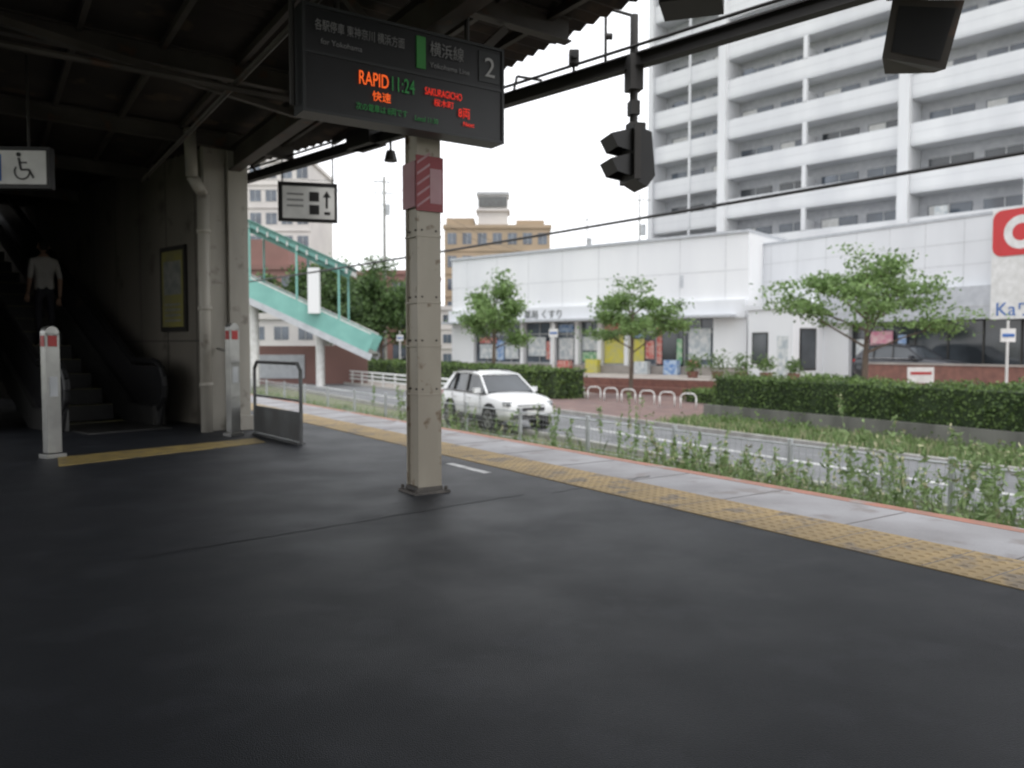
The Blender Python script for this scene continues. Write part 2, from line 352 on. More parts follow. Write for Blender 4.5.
m=MB(R); m.b2(18.6,18.74,-14,20.3,-1.46,-.80,conc_d); m.b2(18.74,20.6,20.16,20.3,-1.46,-.80,conc_d); m.b2(20.5,20.64,-14,20.16,-1.46,-.80,conc_d)
m.b2(18.75,20.5,-14,20.15,-1.4,-.86,hedge_core); m.obj('planter_wall')

def blades(name,n,fn,hmin,hmax,wd,mats,probs):
    m=MB(); ids=[m.mi(x) for x in mats]; ch=rng.choice(len(mats),n,p=probs)
    for i in range(n):
        x,y,z,k=fn(); h=random.uniform(hmin,hmax)*k; a=random.uniform(0,6.28); l=random.uniform(.1,.5)*h; w=wd*random.uniform(.6,1.4)
        dx,dy=math.cos(a)*w,math.sin(a)*w; b=random.uniform(0,6.28); ex,ey=math.cos(b)*l,math.sin(b)*l
        o=len(m.v); m.v+=[(x-dx,y-dy,z),(x+dx,y+dy,z),(x+ex*.4+dx*.6,y+ey*.4+dy*.6,z+h*.65),(x+ex,y+ey,z+h),(x+ex*.4-dx*.6,y+ey*.4-dy*.6,z+h*.65)]
        m.f.append([o,o+1,o+2,o+3,o+4]); m.m.append(ids[ch[i]])
    return m.obj(name)
def fw():
    u=random.uniform(-3,46); v=random.uniform(9.2,12.0)+ (0 if u<20 else (u-20)*.05*random.random()); q=Tp(v,u)
    return q.x,q.y,-1.46,(.45+.55*math.sin(u*1.7+v*2)**2*math.sin(u*.6+v)**2)*(1.15 if u<9 else (.85 if u<16 else .75))
blades('grass',26000,fw,.18,.75,.009,[weed_l,leaf_m,straw],[.66,.10,.24])
def fv():
    q=Rp(random.uniform(16.4,18.55),random.uniform(-4,20.2)); return q.x,q.y,-1.29,1
blades('grass',12000,fv,.08,.26,.02,[weed_l,leaf_m,straw],[.55,.2,.25])
m=MB(R); c=[]
for k in range(34):
    cx,cy=random.uniform(17.2,18.3),random.uniform(-2,19.8)
    c.append(rng.normal(size=(80,3))*np.array([.22,.35,.11])+np.array([cx,cy,-1.14]))
c=np.concatenate(c)@np.array(R)[:3,:3].T; leaves(m,c,.09,[hedge_l,leaf_m],[.7,.3]); m.obj('ground_cover_shrubs')
m=MB()
def tallweed(x,y,z,h,kind):
    lean=Vector((random.uniform(-.2,.2)*h,random.uniform(-.2,.2)*h,h)); p0=Vector((x,y,z)); pm=p0+lean*.5+Vector((random.uniform(-.05,.05),0,0)); p1=p0+lean
    m.cyl(p0,pm,.006,.004,weed_l,4,False); m.cyl(pm,p1,.004,.002,weed_l,4,False)
    n=int((34 if kind==0 else 18)*h); ts=rng.uniform(.2,1,n); c=np.array([(p0.lerp(pm,t*2) if t<.5 else pm.lerp(p1,t*2-1)) for t in ts])
    sp=(.05 if kind==0 else .03)*(1.3-ts)[:,None]
    c=c+rng.normal(size=(n,3))*sp*np.array([1,1,.6])
    leaves(m,c,.065,[weed_l,leaf_m],[.88,.12],2.2,.0)
    if kind==1:
        c=np.array([p1+Vector((0,0,random.uniform(-.18,.05))) for _ in range(14)])+rng.normal(size=(14,3))*.025
        leaves(m,c,.045,[straw,weed_l],[.6,.4])
    if kind==2:
        for _ in range(4):
            t=random.uniform(.4,.9); q=p0.lerp(p1,t); e=q+Vector((random.uniform(-.16,.16),random.uniform(-.16,.16),.24)); m.cyl(q,e,.003,.002,weed_l,3,False)
            leaves(m,np.array([q.lerp(e,random.random()) for _ in range(7)])+rng.normal(size=(7,3))*.02,.05,[weed_l,straw],[.6,.4],1.8)
for _ in range(34):
    v,u=random.uniform(9.6,11.6),random.uniform(-2,26)
    hh=random.uniform(.95,1.75)
    for _ in range(random.randint(1,4)):
        q=Tp(v+random.gauss(0,.25),u+random.gauss(0,.3)); tallweed(q.x,q.y,-1.46,hh*random.uniform(.65,1.15),random.randint(0,2))
for _ in range(260):
    u=random.uniform(-3,11)
    q=Tp(random.uniform(9.3,11.6),u); tallweed(q.x,q.y,-1.46,random.uniform(.4,1.15)*(1.2 if u<6 else .9),random.randint(0,2))
m.obj('tall_weeds')

# fences
m=MB(T)
for i,u in enumerate(np.arange(-5.1,75,2.8)): m.cyl((11.75,u,-1.46),(11.75,u,-.50),.05,.05,galv,8); m.cyl((11.75,u,-.50),(11.75,u,-.485),.055,.055,galv,8)
for z in(-.58,-1.3): m.cyl((11.75,-5,z),(11.75,73,z),.02,.02,galv,6)
for u in np.arange(-5,45,.14): m.cyl((11.75,u,-1.3),(11.75,u,-.58),.004,.004,galv,3,False)
for z in np.arange(-1.2,-.62,.12): m.cyl((11.75,-5,z),(11.75,73,z),.004,.004,galv,3,False)
m.obj('wire_mesh_fence')
m=MB(R)
for s in np.arange(34,84,2.0): m.cyl((16.6,s,-1.4),(16.6,s,-.46),.06,.06,white_p,8)
for z in(-.50,-.74,-.98): m.cyl((16.6,34,z),(16.6,84,z),.055,.055,white_p,8)
m.obj('guard_rail')
for i in range(8):
    f=i/7; x=2.5+(6.9-2.5)*f; y=38.6+(31.2-38.6)*f
    m=MB(frame(x,y,-1.28,.85,-.35)); pts=[(-.3,0,0),(-.3,0,.42),(-.26,0,.52),(-.16,0,.58),(.16,0,.58),(.26,0,.52),(.3,0,.42),(.3,0,0)]
    m.tube(pts,.03,white_p); m.obj('bicycle_barrier',True)

# ---------------------------------------------------------------- buildings
m=MB(frame(-4.57,59,0,.7635,-.6458)); L=22.9
m.b2(0,L,.25,8,2.9,7.45,white_w)
m.b2(0,L,1.2,8,-.5,2.9,inner)
m.b2(-.03,L+.03,.1,8.1,7.45,7.6,fascia)
m.b2(0,L,-.15,.25,2.75,3.75,white_w2)
m.b2(-.03,L-.5,-.9,-.15,2.78,2.92,fascia)
m.b2(0,2.2,.2,1.2,-.5,2.75,white_w); m.b2(20.9,L,.1,1.2,-.5,2.75,white_w)
m.b2(0,L,.05,1.2,-.5,-.02,terr_m)
for x in np.arange(1.5,L,2.86): m.b2(x,x+.03,.243,.26,3.75,7.44,line_m)
m.b2(0.02,L-.02,.241,.26,5.4,5.43,line_m)
for a,b in((2.2,6.6),(6.9,9.2),(9.5,11.2),(11.5,13.0),(13.2,15.0),(15.2,17.0),(18.9,20.9)):
    m.b2(a,b,.55,.57,-.02,2.75,glass_b)
    for x in np.arange(a,b+.01,(b-a)/max(1,round((b-a)/1.0))): m.b2(x-.03,x+.03,.46,.6,-.02,2.75,frame_m)
    m.b2(a,b,.45,.6,1.95,2.03,frame_m); m.b2(a,b,.45,.6,-.02,.1,frame_m)
for x in(6.75,9.35,11.35,13.1,15.1): m.b2(x-.14,x+.14,.1,.6,-.02,2.75,white_w)
for a,b,z0,z1,mm in((13.3,14.9,.1,1.9,yel),(9.7,10.9,.3,1.7,postw),(11.6,12.8,.9,1.8,postw),(15.3,16.2,.2,1.6,yel),(7.1,8.6,.5,1.8,postw),(19.2,20.6,.4,2.2,postw),(2.6,4.2,.3,1.3,postw),(5,6.2,.3,1.8,postw),
    (13.3,14.9,2.1,2.6,postr),(16.3,16.9,.4,1.5,postr),(9.7,10.9,2.1,2.6,postbl),(11.6,12.8,.2,.8,postg),(8.65,9.1,.3,1.5,postr),(19.2,19.8,.0,.35,postr),(4.25,4.9,.2,1.6,postbl),(2.6,4.2,1.4,1.8,postr),(15.3,16.2,1.7,1.9,postbl)):
    m.b2(a,b,.42,.445,z0,z1,mm)
m.b2(17.0,18.8,.5,.52,-.02,2.6,glass); m.b2(17.05,17.4,.46,.48,.1,2.3,postr); m.b2(18.4,18.75,.46,.48,.1,1.6,postg)
for k,(x,mm) in enumerate(((10.2,postr),(12.4,yel),(16.0,postw),(18.0,postbl))):
    m.b2(x,x+.9,-.4,.0,-.5,.25+.1*(k%2),mm)
m.b2(L-4.2,L-4.0,.2,.26,4.6,5.3,fascia)
A=m.obj('shop_building')
tx=bpy.data.curves.new('shop_lettering','FONT'); tx.body='薬局 くすり'; tx.size=.62; tx.extrude=.01; to=bpy.data.objects.new('lettering',tx); sc.collection.objects.link(to)
tx.materials.append(galv_d)
to.parent=A; q=frame(-4.57,59,0,.7635,-.6458)@Vector((7.2,-.18,3.05)); to.location=q; to.rotation_euler=(math.pi/2,0,math.atan2(-.6458,.7635))
FB=frame(13.7,47,0,.514,-.857); m=MB(FB); L=27
m.b2(-1,L,0,8,3.8,6.9,white_w2); m.b2(-1,L,-.06,8.1,6.9,7.02,fascia)
m.b2(5.5,L,-.5,0,2.35,3.8,fascia); m.b2(-1,5.5,0,.8,-.5,3.8,white_w)
m.b2(5.5,L,1.2,8,-.5,3.8,inner)
m.b2(5.5,L,-.52,-.5,2.9,2.95,line_m)
for x in np.arange(0,L,1.82): m.b2(x,x+.025,-.006,.01,3.81,6.88,line_m)
for z in(4.8,5.8): m.b2(-.98,L-.02,-.008,.01,z,z+.025,line_m)
for x in np.arange(5.6,L-1,1.6): m.b2(x-.04,x+.04,.2,.3,-.5,2.35,dark_fr); m.b2(x,x+1.6,.24,.26,-.4,2.3,glass)
m.b2(5.5,7.0,-.1,.2,-.5,2.35,white_w)
m.b2(8.1,9.3,.1,.16,-.1,1.9,pink); m.b2(7.3,8.0,.1,.16,-.1,1.5,postw); m.b2(9.6,10.0,.1,.16,.2,1.7,postbl)
m.b2(10.5,26,-3.6,-3.3,-.5,.35,brick_m); m.b2(10.45,26.05,-3.65,-3.25,.35,.43,terr_m)
m.obj('shop_building')
m=MB(FB); m.b2(2.5,5.5,-2.5,-.01,-.5,3.1,white_w); m.b2(2.35,5.65,-2.65,-.01,3.1,3.35,white_w2)
m.b2(2.8,3.9,-2.52,-2.49,.2,1.9,dark_fr); m.b2(2.88,3.82,-2.54,-2.51,.28,1.82,glass)
m.b2(5.49,5.52,-2.0,-.7,-.1,2.1,dark_fr); m.b2(5.51,5.54,-1.9,-.8,0,2.0,glass); m.b2(4.5,5.2,-2.53,-2.49,-.4,1.7,postw)
m.obj('entrance_lobby')
def ring(mb,cx,cz,r,n,y,mm,a0=0,a1=2*math.pi,rin=0):
    pts=[]
    for k in range(n+1):
        a=a0+(a1-a0)*k/n; pts.append((cx+r*math.cos(a),y,cz+r*math.sin(a),cx+rin*math.cos(a),cz+rin*math.sin(a)))
    for p,q in zip(pts[:-1],pts[1:]): mb.add([(p[0],y,p[2]),(q[0],y,q[2]),(q[3],y,q[4]),(p[3],y,p[4])],[(0,1,2,3)],mm)
m=MB(FB); m.b2(14.3,18.1,-.62,-.52,2.3,6.95,white_p); s=m.obj('shop_sign')
m=MB(FB)
rp=[];x0,x1,z0,z1,rr=14.34,17.96,4.95,6.88,.4
for cx,cz,a0 in((x1-rr,z1-rr,0),(x0+rr,z1-rr,90),(x0+rr,z0+rr,180),(x1-rr,z0+rr,270)):
    for k in range(7):
        a=math.radians(a0+15*k); rp.append((cx+rr*math.cos(a),-.66,cz+rr*math.sin(a)))
m.add(rp,[list(range(len(rp)))],redsign)
ring(m,15.5,5.9,.70,28,-.665,white_p,.7,2*math.pi-.7,.36)
o=m.obj('red_panel'); o.parent=s
tx=bpy.data.curves.new('t','FONT'); tx.body='Kaヴィ'; tx.size=.8; tx.materials.append(sign_b); to=bpy.data.objects.new('sign_text',tx); sc.collection.objects.link(to)
to.parent=s; to.location=FB@Vector((14.5,-.63,2.45)); to.rotation_euler=(math.pi/2,0,math.atan2(-.857,.514))

FA=frame(16,61,0,.667,-.746); m=MB(FA)
def bay(t0,t1,y0,nf,units):
    for k in range(nf):
        z=-.9+2.95*k
        m.b2(t0,t1,y0,y0+1.7,z-.12,z+.12,apt_w)
        m.b2(t0,t1,y0-.02,y0+.12,z+.12,z+1.27,apt_w)
        m.b2(t0+.05,t1-.05,y0+.0,y0+.10,z+1.27,z+1.30,galv)
        W=(t1-t0)/units
        for i in range(units):
            a=t0+i*W
            if i>0: m.b2(a-.04,a+.04,y0+.13,y0+1.6,z+.12,z+2.1,apt_w)
            for (p,q) in((.08,.48),(.58,.94)):
                m.b2(a+W*p,a+W*q,y0+1.52,y0+1.6,z+.2,z+2.15,glass_b if (i*7+k*5)%4 else glass)
                m.b2(a+W*(p+q)/2-.03,a+W*(p+q)/2+.03,y0+1.49,y0+1.52,z+.2,z+2.15,frame_m)
                if (i*3+k*5+int(p*10))%3==0: m.b2(a+W*(p+.01),a+W*(p+q)/2,y0+1.50,y0+1.515,z+.2,z+2.1,white_p)
            if (i+k)%2: m.b2(a+W*.5,a+W*.57,y0+1.0,y0+1.4,z+.12,z+.8,white_p)
            if (i*5+k*3)%4==1: m.b2(a+W*.2,a+W*.32,y0+.5,y0+.53,z+.9,z+1.9,[postw,glass_b,white_p][k%3])
        m.b2(t0,t1,y0-.025,y0+.0,z-.04,z-.01,fascia); m.b2(t0,t1,y0-.025,y0,z+.70,z+.72,line_m)
    m.b2(t0,t1,y0+1.6,y0+12,-1.4,-.9+2.95*nf,apt_r)
    m.b2(t0,t1,y0-.1,y0+12.2,-.9+2.95*nf,-.9+2.95*nf+.9,apt_w)
bay(0,12.9,0,13,2); bay(13.6,26.5,0,13,2); bay(27.2,40,0,13,2); bay(-8.6,-.4,2.6,13,1)
H=-.9+2.95*13+.92
for a in(-.38,12.92,26.52,40.02): m.b2(a,a+.66 if a<40 else a+.5,-.35,13,-1.4,H,apt_w)
m.b2(-9.1,-8.62,2.3,15,-1.4,H,apt_w)
for k in range(13):
    m.b2(-5.1,-4.9,2.5,2.58,-.9+2.95*k+.12,-.9+2.95*k+2.8,apt_w)
    for a in(6.3,19.9): m.b2(a,a+.3,-.06,.2,-.9+2.95*k+1.31,-.9+2.95*k+2.83,apt_w)
m.obj('apartment_building')

def block(x0,x1,y,dep,z1,mm,fl,cols,wfrac=.6,hf=.5,z0=-1.4):
    m=MB(frame(x0,y,0,1,0)); W=x1-x0
    m.b2(0,W,0,dep,z0,z1,mm); m.b2(-.2,W+.2,-.2,dep+.2,z1,z1+.5,mm)
    fh=(z1-z0)/fl; cw=W/cols
    for i in range(fl):
        m.b2(0,W,-.12,0,z0+fh*i,z0+fh*i+.15,mm)
        for j in range(cols):
            a=cw*(j+.5-wfrac/2)
            m.b2(a,a+cw*wfrac,-.03,.02,z0+fh*(i+.3),z0+fh*(i+.3+hf),glass_b); m.b2(a+cw*wfrac*.48,a+cw*wfrac*.52,-.06,-.03,z0+fh*(i+.3),z0+fh*(i+.3+hf),frame_m)
    return m
m=block(-9.4,5.3,112,14,17.6,brown_b,6,7); m.b2(4.6,8.8,2,6,18.1,22.6,beige_b); m.b2(4.4,9.0,1.8,6.2,22.6,23.0,frame_m); m.b2(4.7,8.7,1.7,1.8,20.9,22.3,galv_d)
m.b2(4.3,9.1,1.6,6.4,20.3,20.6,beige_b); m.b2(0,4,3,9,18.1,19.5,brown_b); m.b2(10,14,3,9,18.1,19.2,brown_b)
m.obj('office_building')
m=block(-34,-24.5,98,12,23.5,beige_b,9,5,.7,.5); m.obj('apartment_tower')
m=block(-31,-17,82,12,9.0,redbr_b,4,6,.6,.45); m.b2(2,8,1,8,9.5,12.2,redbr_b); m.b2(1,13,-.9,-.1,4.6,5.2,beige_b); m.obj('maroon_building')
m=block(-17.5,-9.5,96,10,9.8,redbr_b,3,3,.6,.45); m.obj('maroon_building')
m=block(-24,-16,66,6,3.4,beige_b,2,4,.6,.45); m.obj('low_building')
m=block(-8.5,-5.2,95,10,5.5,beige_b,3,2,.6,.45); m.obj('low_building')
m=block(-60,-36,120,12,20,beige_b,8,8,.7,.5); m.obj('apartment_tower')

# teal covered stair
m=MB()
for yy in(50,52.9):
    a=Vector((-19.5,yy,6.25)); b_=Vector((-8.8,yy,1.25))
    m.beam(a,b_,.1,1.15,teal); m.beam(a+Vector((0,0,.7)),b_+Vector((0,0,.7)),.08,.08,white_p)
    m.beam(a+Vector((0,.0,-.8)),b_+Vector((0,0,-.8)),.14,.40,fascia)
    a2=Vector((-20,yy,10.5)); b2=Vector((-10.3,yy,6.0)); m.beam(a2,b2,.14,.42,teal)
    for f in(.08,.38,.68,.95):
        q=a2.lerp(b2,f); zz=6.25+(1.25-6.25)*((q.x+19.5)/10.7); m.cyl((q.x,yy,q.z),(q.x,yy,zz),.07,.07,teal,8)
m.beam((-20.2,51.45,10.78),(-10.1,51.45,6.1),3.5,.06,teal_d)
m.beam((-20.2,50.2,10.30),(-10.1,50.2,5.62),.1,.5,teal_d)
for f in np.linspace(0,1,17):
    q=Vector((-20,51.45,10.45)).lerp(Vector((-10.3,51.45,5.95)),f); m.beam((q.x,49.85,q.z-.1),(q.x,53.0,q.z-.1),.10,.30,white_p)
m.beam((-19.5,51.45,5.6),(-8.8,51.45,.6),2.7,.25,conc_d)
for x in(-16.5,-12.3): m.cyl((x,51.3,-1.4),(x,51.3,5.6+(x+19.5)*(-.467)-.1),.28,.28,white_p,14)
m.b2(-12.6,-11.9,49.5,49.85,3.2,6.0,white_w)
m.b2(-26,-19.5,49.9,53.0,5.0,6.9,teal); m.b2(-26,-19.9,49.7,53.2,10.3,10.9,teal)
m.obj('covered_footbridge_stair')
m=MB(); m.b2(-22,-9.8,54,54.3,-1.4,1.2,redbr_b); m.b2(-22,-14,53.9,54,-1.0,.6,fascia); m.obj('boundary_wall')

def upole(x,y,z1,arms=2,r=.14):
    m=MB(); m.cyl((x,y,-1.4),(x,y,z1),r,r*.65,conc,10)
    for k in range(arms):
        z=z1-.5-1.0*k; m.beam((x-.9,y,z),(x+.9,y,z),.08,.08,galv)
        for dx in(-.8,-.3,.3,.8): m.cyl((x+dx,y,z+.04),(x+dx,y,z+.22),.05,.04,white_p,6)
    m.cyl((x+.3,y,z1-3.4),(x+.3,y,z1-2.5),.22,.22,galv,10); m.obj('utility_pole')
upole(-11.4,72,16.3,3,.17); upole(10.6,67,13.8,1,.09); upole(8.2,88,15.5,1,.09)
m=MB()
for dz in(0,.9): 
    m.tube([(-60,66,14.3+dz),(-11.4,72,15+dz)],.02,black_p,4); m.tube([(-11.4,72,15+dz),(-3,95,13+dz),(8.2,130,13+dz)],.02,black_p,4)
m.obj('power_line')
def lampost(x,y,z0,h):
    m=MB(); m.cyl((x,y,z0),(x,y,z0+h),.05,.04,white_p,8); m.box((x,y-.02,z0+h-.5),(.5,.04,.45),white_p); m.box((x,y-.05,z0+h-.5),(.4,.02,.10),sign_b); m.obj('street_sign')
lampost(16.9,27.3,-1.28,3.3); lampost(2.3,44.5,-.5,2.9); lampost(-8.4,60,-1.3,3.6)
m=MB(); m.box((15.6,30.5,.05),(1.0,.05,.6),white_p); m.box((15.6,30.47,.12),(.8,.02,.10),red_m); m.box((15.2,30.53,-.6),(.06,.05,1.4),white_p); m.box((16.0,30.53,-.6),(.06,.05,1.4),white_p); m.obj('notice_board')
for i,(x,y,s) in enumerate(((10.6,41.2,.8),(11.6,40.3,.7),(12.6,39.6,.6),(9.5,42.0,.55),(13.6,38.6,.45))):
    m=MB(); m.cyl((x,y,-.5),(x,y,-.15),.25,.32,brick_m,12); pts=rng.normal(size=(340,3))*np.array([.3,.3,.32])*s*1.3+np.array([x,y,-.1+.5*s]); leaves(m,pts,.14,[hedge_l,leaf_m],[.5,.5]); m.obj('potted_shrub')

# ---------------------------------------------------------------- cars
def car(name,x,y,z,dx,dy,paintm):
    M=frame(x,y,z,dx,dy); m=MB(M)
    st=[(-2.30,.52,.98,.74),(-2.25,.42,1.08,.84),(-2.05,.34,1.14,.895),(-1.6,.29,1.15,.92),(-.8,.28,1.12,.925),(0,.28,1.10,.925),(.8,.28,1.08,.925),(1.1,.29,1.09,.92),(1.6,.30,1.04,.91),(1.98,.34,.99,.88),(2.18,.40,.92,.82),(2.28,.48,.80,.74)]
    def half(s): 
        x_,zb,zt,wd=s; h=zt-zb
        return [(x_,0,zb),(x_,.86*wd,zb),(x_,.985*wd,zb+.1*h),(x_,wd,zb+.35*h),(x_,.975*wd,zb+.55*h),(x_,.97*wd,zb+.84*h),(x_,.88*wd,zt-.01),(x_,.5*wd,zt+.03),(x_,0,zt+.04)]
    rings=[]
    for s in st:
        hf=half(s); rings.append(hf+[(p[0],-p[1],p[2]) for p in hf[-2:0:-1]])
    n=len(rings[0]); vs=[p for r_ in rings for p in r_]; fs=[]
    for i in range(len(rings)-1):
        for k in range(n): fs.append((i*n+k,i*n+(k+1)%n,(i+1)*n+(k+1)%n,(i+1)*n+k))
    fs.append(list(range(n))[::-1]); fs.append([(len(rings)-1)*n+k for k in range(n)])
    m.add(vs,fs,paintm); body=m.obj(name,True)
    m=MB(M)
    gs=[(1.05,1.10,.80,.80),(.30,1.63,.80,.65),(-.5,1.70,.80,.66),(-1.60,1.65,.80,.63),(-2.15,1.18,.80,.72)]
    zb=1.09
    for (a,b) in zip(gs[:-1],gs[1:]):
        for sgn in(1,-1):
            m.add([(a[0],sgn*.85,zb),(b[0],sgn*.85,zb),(b[0],sgn*b[3],b[1]),(a[0],sgn*a[3],a[1])],[(0,1,2,3)],glass)
    m.add([(gs[0][0],-.80,1.10),(gs[0][0],.80,1.10),(gs[1][0],.65,1.63),(gs[1][0],-.65,1.63)],[(0,1,2,3)],glass)
    m.add([(gs[4][0],-.72,1.18),(gs[4][0],.72,1.18),(gs[3][0],.63,1.65),(gs[3][0],-.63,1.65)],[(0,1,2,3)],glass)
    m.obj('glasshouse',parent=body)
    m=MB(M)
    rp=[(.32,1.63,.66),(-.5,1.71,.675),(-1.68,1.66,.65)]
    for a,b in zip(rp[:-1],rp[1:]):
        m.add([(a[0],-a[2],a[1]),(a[0],a[2],a[1]),(b[0],b[2],b[1]),(b[0],-b[2],b[1]),(a[0],-a[2]*.6,a[1]+.04),(a[0],a[2]*.6,a[1]+.04),(b[0],b[2]*.6,b[1]+.04),(b[0],-b[2]*.6,b[1]+.04)],[(4,5,6,7),(0,4,7,3),(1,2,6,5),(0,1,5,4),(3,7,6,2)],paintm)
    for sgn in(1,-1):
        m.beam((1.08,sgn*.83,1.10),(.30,sgn*.66,1.64),.05,.05,paintm)
        m.beam((-.25,sgn*.86,1.12),(-.34,sgn*.68,1.68),.03,.06,dark_fr)
        m.beam((-1.20,sgn*.86,1.12),(-1.28,sgn*.67,1.67),.03,.07,dark_fr)
        m.add([(-1.78,sgn*.87,1.11),(-2.15,sgn*.85,1.13),(-2.12,sgn*.77,1.24),(-1.62,sgn*.655,1.67),(-1.42,sgn*.665,1.67)],[(0,1,2,3,4)],paintm)
        m.beam((.28,sgn*.67,1.63),(-.5,sgn*.68,1.71),.05,.05,paintm); m.beam((-.5,sgn*.68,1.71),(-1.65,sgn*.655,1.66),.05,.05,paintm)
        m.beam((-1.5,sgn*.57,1.75),(.0,sgn*.57,1.75),.03,.04,dark_fr)
        m.beam((.9,sgn*.885,1.105),(-1.75,sgn*.885,1.125),.02,.025,rim)
        m.box((.72,sgn*1.0,1.18),(.14,.2,.15),paintm)
        m.b2(-2.0,1.9,sgn*.932,sgn*.938,.28,.44,plast)
        for x_ in(.78,-.30,-1.22): m.b2(x_,x_+.012,sgn*.918,sgn*.929,.46,1.06,plast)
        for x_ in(.0,-1.05): m.b2(x_-.1,x_+.1,sgn*.92,sgn*.94,.92,.95,paintm)
        for wx in(1.38,-1.38):
            m.cyl((wx,sgn*.70,.38),(wx,sgn*.942,.38),.46,.455,plast,28)
            m.cyl((wx,sgn*.72,.365),(wx,sgn*.958,.365),.365,.36,tyre,28); m.cyl((wx,sgn*.95,.365),(wx,sgn*.964,.365),.26,.255,dark_fr,24)
            for k in range(5):
                a=k*2*math.pi/5+.3; m.beam((wx,sgn*.968,.365),(wx+.25*math.cos(a),sgn*.968,.365+.25*math.sin(a)),.016,.07,rim)
            for k in range(24):
                a=k*math.pi/12;a2=(k+1)*math.pi/12; m.beam((wx+.25*math.cos(a),sgn*.966,.365+.25*math.sin(a)),(wx+.25*math.cos(a2),sgn*.966,.365+.25*math.sin(a2)),.016,.03,rim)
        m.box((2.12,sgn*.66,.86),(.24,.28,.09),headl,rz=-sgn*.45); m.box((2.15,sgn*.66,.80),(.22,.27,.03),plast,rz=-sgn*.45); m.box((2.22,sgn*.62,.58),(.08,.18,.14),plast)
        m.box((-2.18,sgn*.68,1.0),(.14,.3,.12),red_m,rz=sgn*.3)
    m.add([(2.255,-.52,.82),(2.255,.52,.82),(2.31,.44,.62),(2.31,-.44,.62)],[(0,1,2,3)],plast); m.box((2.29,0,.46),(.06,1.3,.13),plast); m.box((2.325,0,.58),(.03,.34,.13),sign_w)
    m.box((2.29,0,.80),(.03,.9,.025),rim); m.box((.97,0,1.13),(.12,1.5,.02),plast)
    m.obj('trim_and_wheels',parent=body)
    return body
car('white_suv',-.55,25.3,-1.376,.485,-.875,car_w)
car('parked_car',17.7,35.6,-.5,.514,-.857,car_k)
car('parked_car',-7.4,66,-1.4,.9,-.3,car_g)

# ---------------------------------------------------------------- station structures
m=MB(T)
def ve(u): return 4.45 if u<8.6 else 4.45-(u-8.6)*.243
zc=lambda v:3.9+.035*(4.5-v)
us=np.arange(-14,19,.09)
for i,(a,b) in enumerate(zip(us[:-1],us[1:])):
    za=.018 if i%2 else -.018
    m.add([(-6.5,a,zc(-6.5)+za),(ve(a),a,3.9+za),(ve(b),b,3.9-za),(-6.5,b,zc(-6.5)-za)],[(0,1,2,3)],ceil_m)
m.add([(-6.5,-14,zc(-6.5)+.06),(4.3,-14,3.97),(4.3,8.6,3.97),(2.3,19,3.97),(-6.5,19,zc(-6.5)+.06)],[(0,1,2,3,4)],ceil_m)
for u in(-5.3,-2.6,.1,2.77,5.47,8.2,10.9,13.6,16.3):
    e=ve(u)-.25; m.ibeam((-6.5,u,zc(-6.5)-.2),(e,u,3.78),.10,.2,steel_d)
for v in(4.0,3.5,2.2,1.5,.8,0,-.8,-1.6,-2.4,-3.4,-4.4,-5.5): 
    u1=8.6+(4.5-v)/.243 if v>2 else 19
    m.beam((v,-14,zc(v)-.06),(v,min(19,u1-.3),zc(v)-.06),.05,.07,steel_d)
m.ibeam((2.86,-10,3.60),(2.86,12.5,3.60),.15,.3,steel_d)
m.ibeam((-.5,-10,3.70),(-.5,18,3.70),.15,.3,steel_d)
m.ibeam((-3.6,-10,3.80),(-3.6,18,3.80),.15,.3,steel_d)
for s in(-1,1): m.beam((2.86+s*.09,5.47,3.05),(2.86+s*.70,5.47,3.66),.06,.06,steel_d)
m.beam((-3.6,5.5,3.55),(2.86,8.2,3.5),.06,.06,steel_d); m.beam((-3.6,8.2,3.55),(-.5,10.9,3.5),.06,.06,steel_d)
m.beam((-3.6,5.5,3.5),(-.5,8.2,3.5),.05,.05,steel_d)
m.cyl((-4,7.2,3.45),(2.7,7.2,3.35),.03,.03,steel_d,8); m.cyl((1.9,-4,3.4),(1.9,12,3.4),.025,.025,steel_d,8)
m.obj('platform_canopy')

def column(v,u,name='steel_column'):
    m=MB(T@Matrix.Translation((v,u,0))); h=3.45; w=.100
    m.b2(-w,w,-w,-w+.013,.02,h,col_m); m.b2(-w,w,w-.013,w,.02,h,col_m); m.b2(-.006,.006,-w+.013,w-.013,.02,h,col_m)
    m.b2(-w+.022,-w+.030,-w+.014,w-.014,.02,h,col_m); m.b2(w-.022,w-.014,-w+.014,w-.014,.02,h,col_m)
    m.b2(-.15,.15,-.15,.15,-.005,.02,base_m)
    for a in(-.125,.125):
        for b in(-.125,.125): m.cyl((a,b,.02),(a,b,.05),.014,.014,base_m,6)
    for z in(.75,1.12,1.45,1.95):
        m.b2(-w-.004,w+.004,-w-.004,w+.004,z,z+.014,col_m)
        for a in(-.06,.06): m.cyl((a,-w-.006,z+.05),(a,-w+.002,z+.05),.009,.009,base_m,6); m.cyl((-w-.0,a,z+.05),(-w+.03,a,z+.05),.009,.009,base_m,6)
    m.b2(-w-.005,w+.005,-w-.005,w+.005,.02,.05,base_m)
    return m.obj(name,bevel=.002)
column(2.845,5.52); column(2.86,-2.6); column(-3.6,-2.6); column(-3.6,3.2)
m=MB(T@Matrix.Translation((2.845,5.52,0)))
m.b2(-.114,.114,-.118,-.108,2.14,2.55,plate_r); m.b2(-.118,-.108,-.102,.107,2.17,2.51,pink_l)
for k in range(5):
    z=2.16+k*.08; m.add([(-.108,-.121,z),(-.108,-.121,z+.02),(.0,-.121,z+.10),(.0,-.121,z+.08)],[(0,1,2,3)],pink_l)
m.b2(.0,.10,-.1215,-.119,2.2,2.46,pink_l)
m.obj('poster_plate')

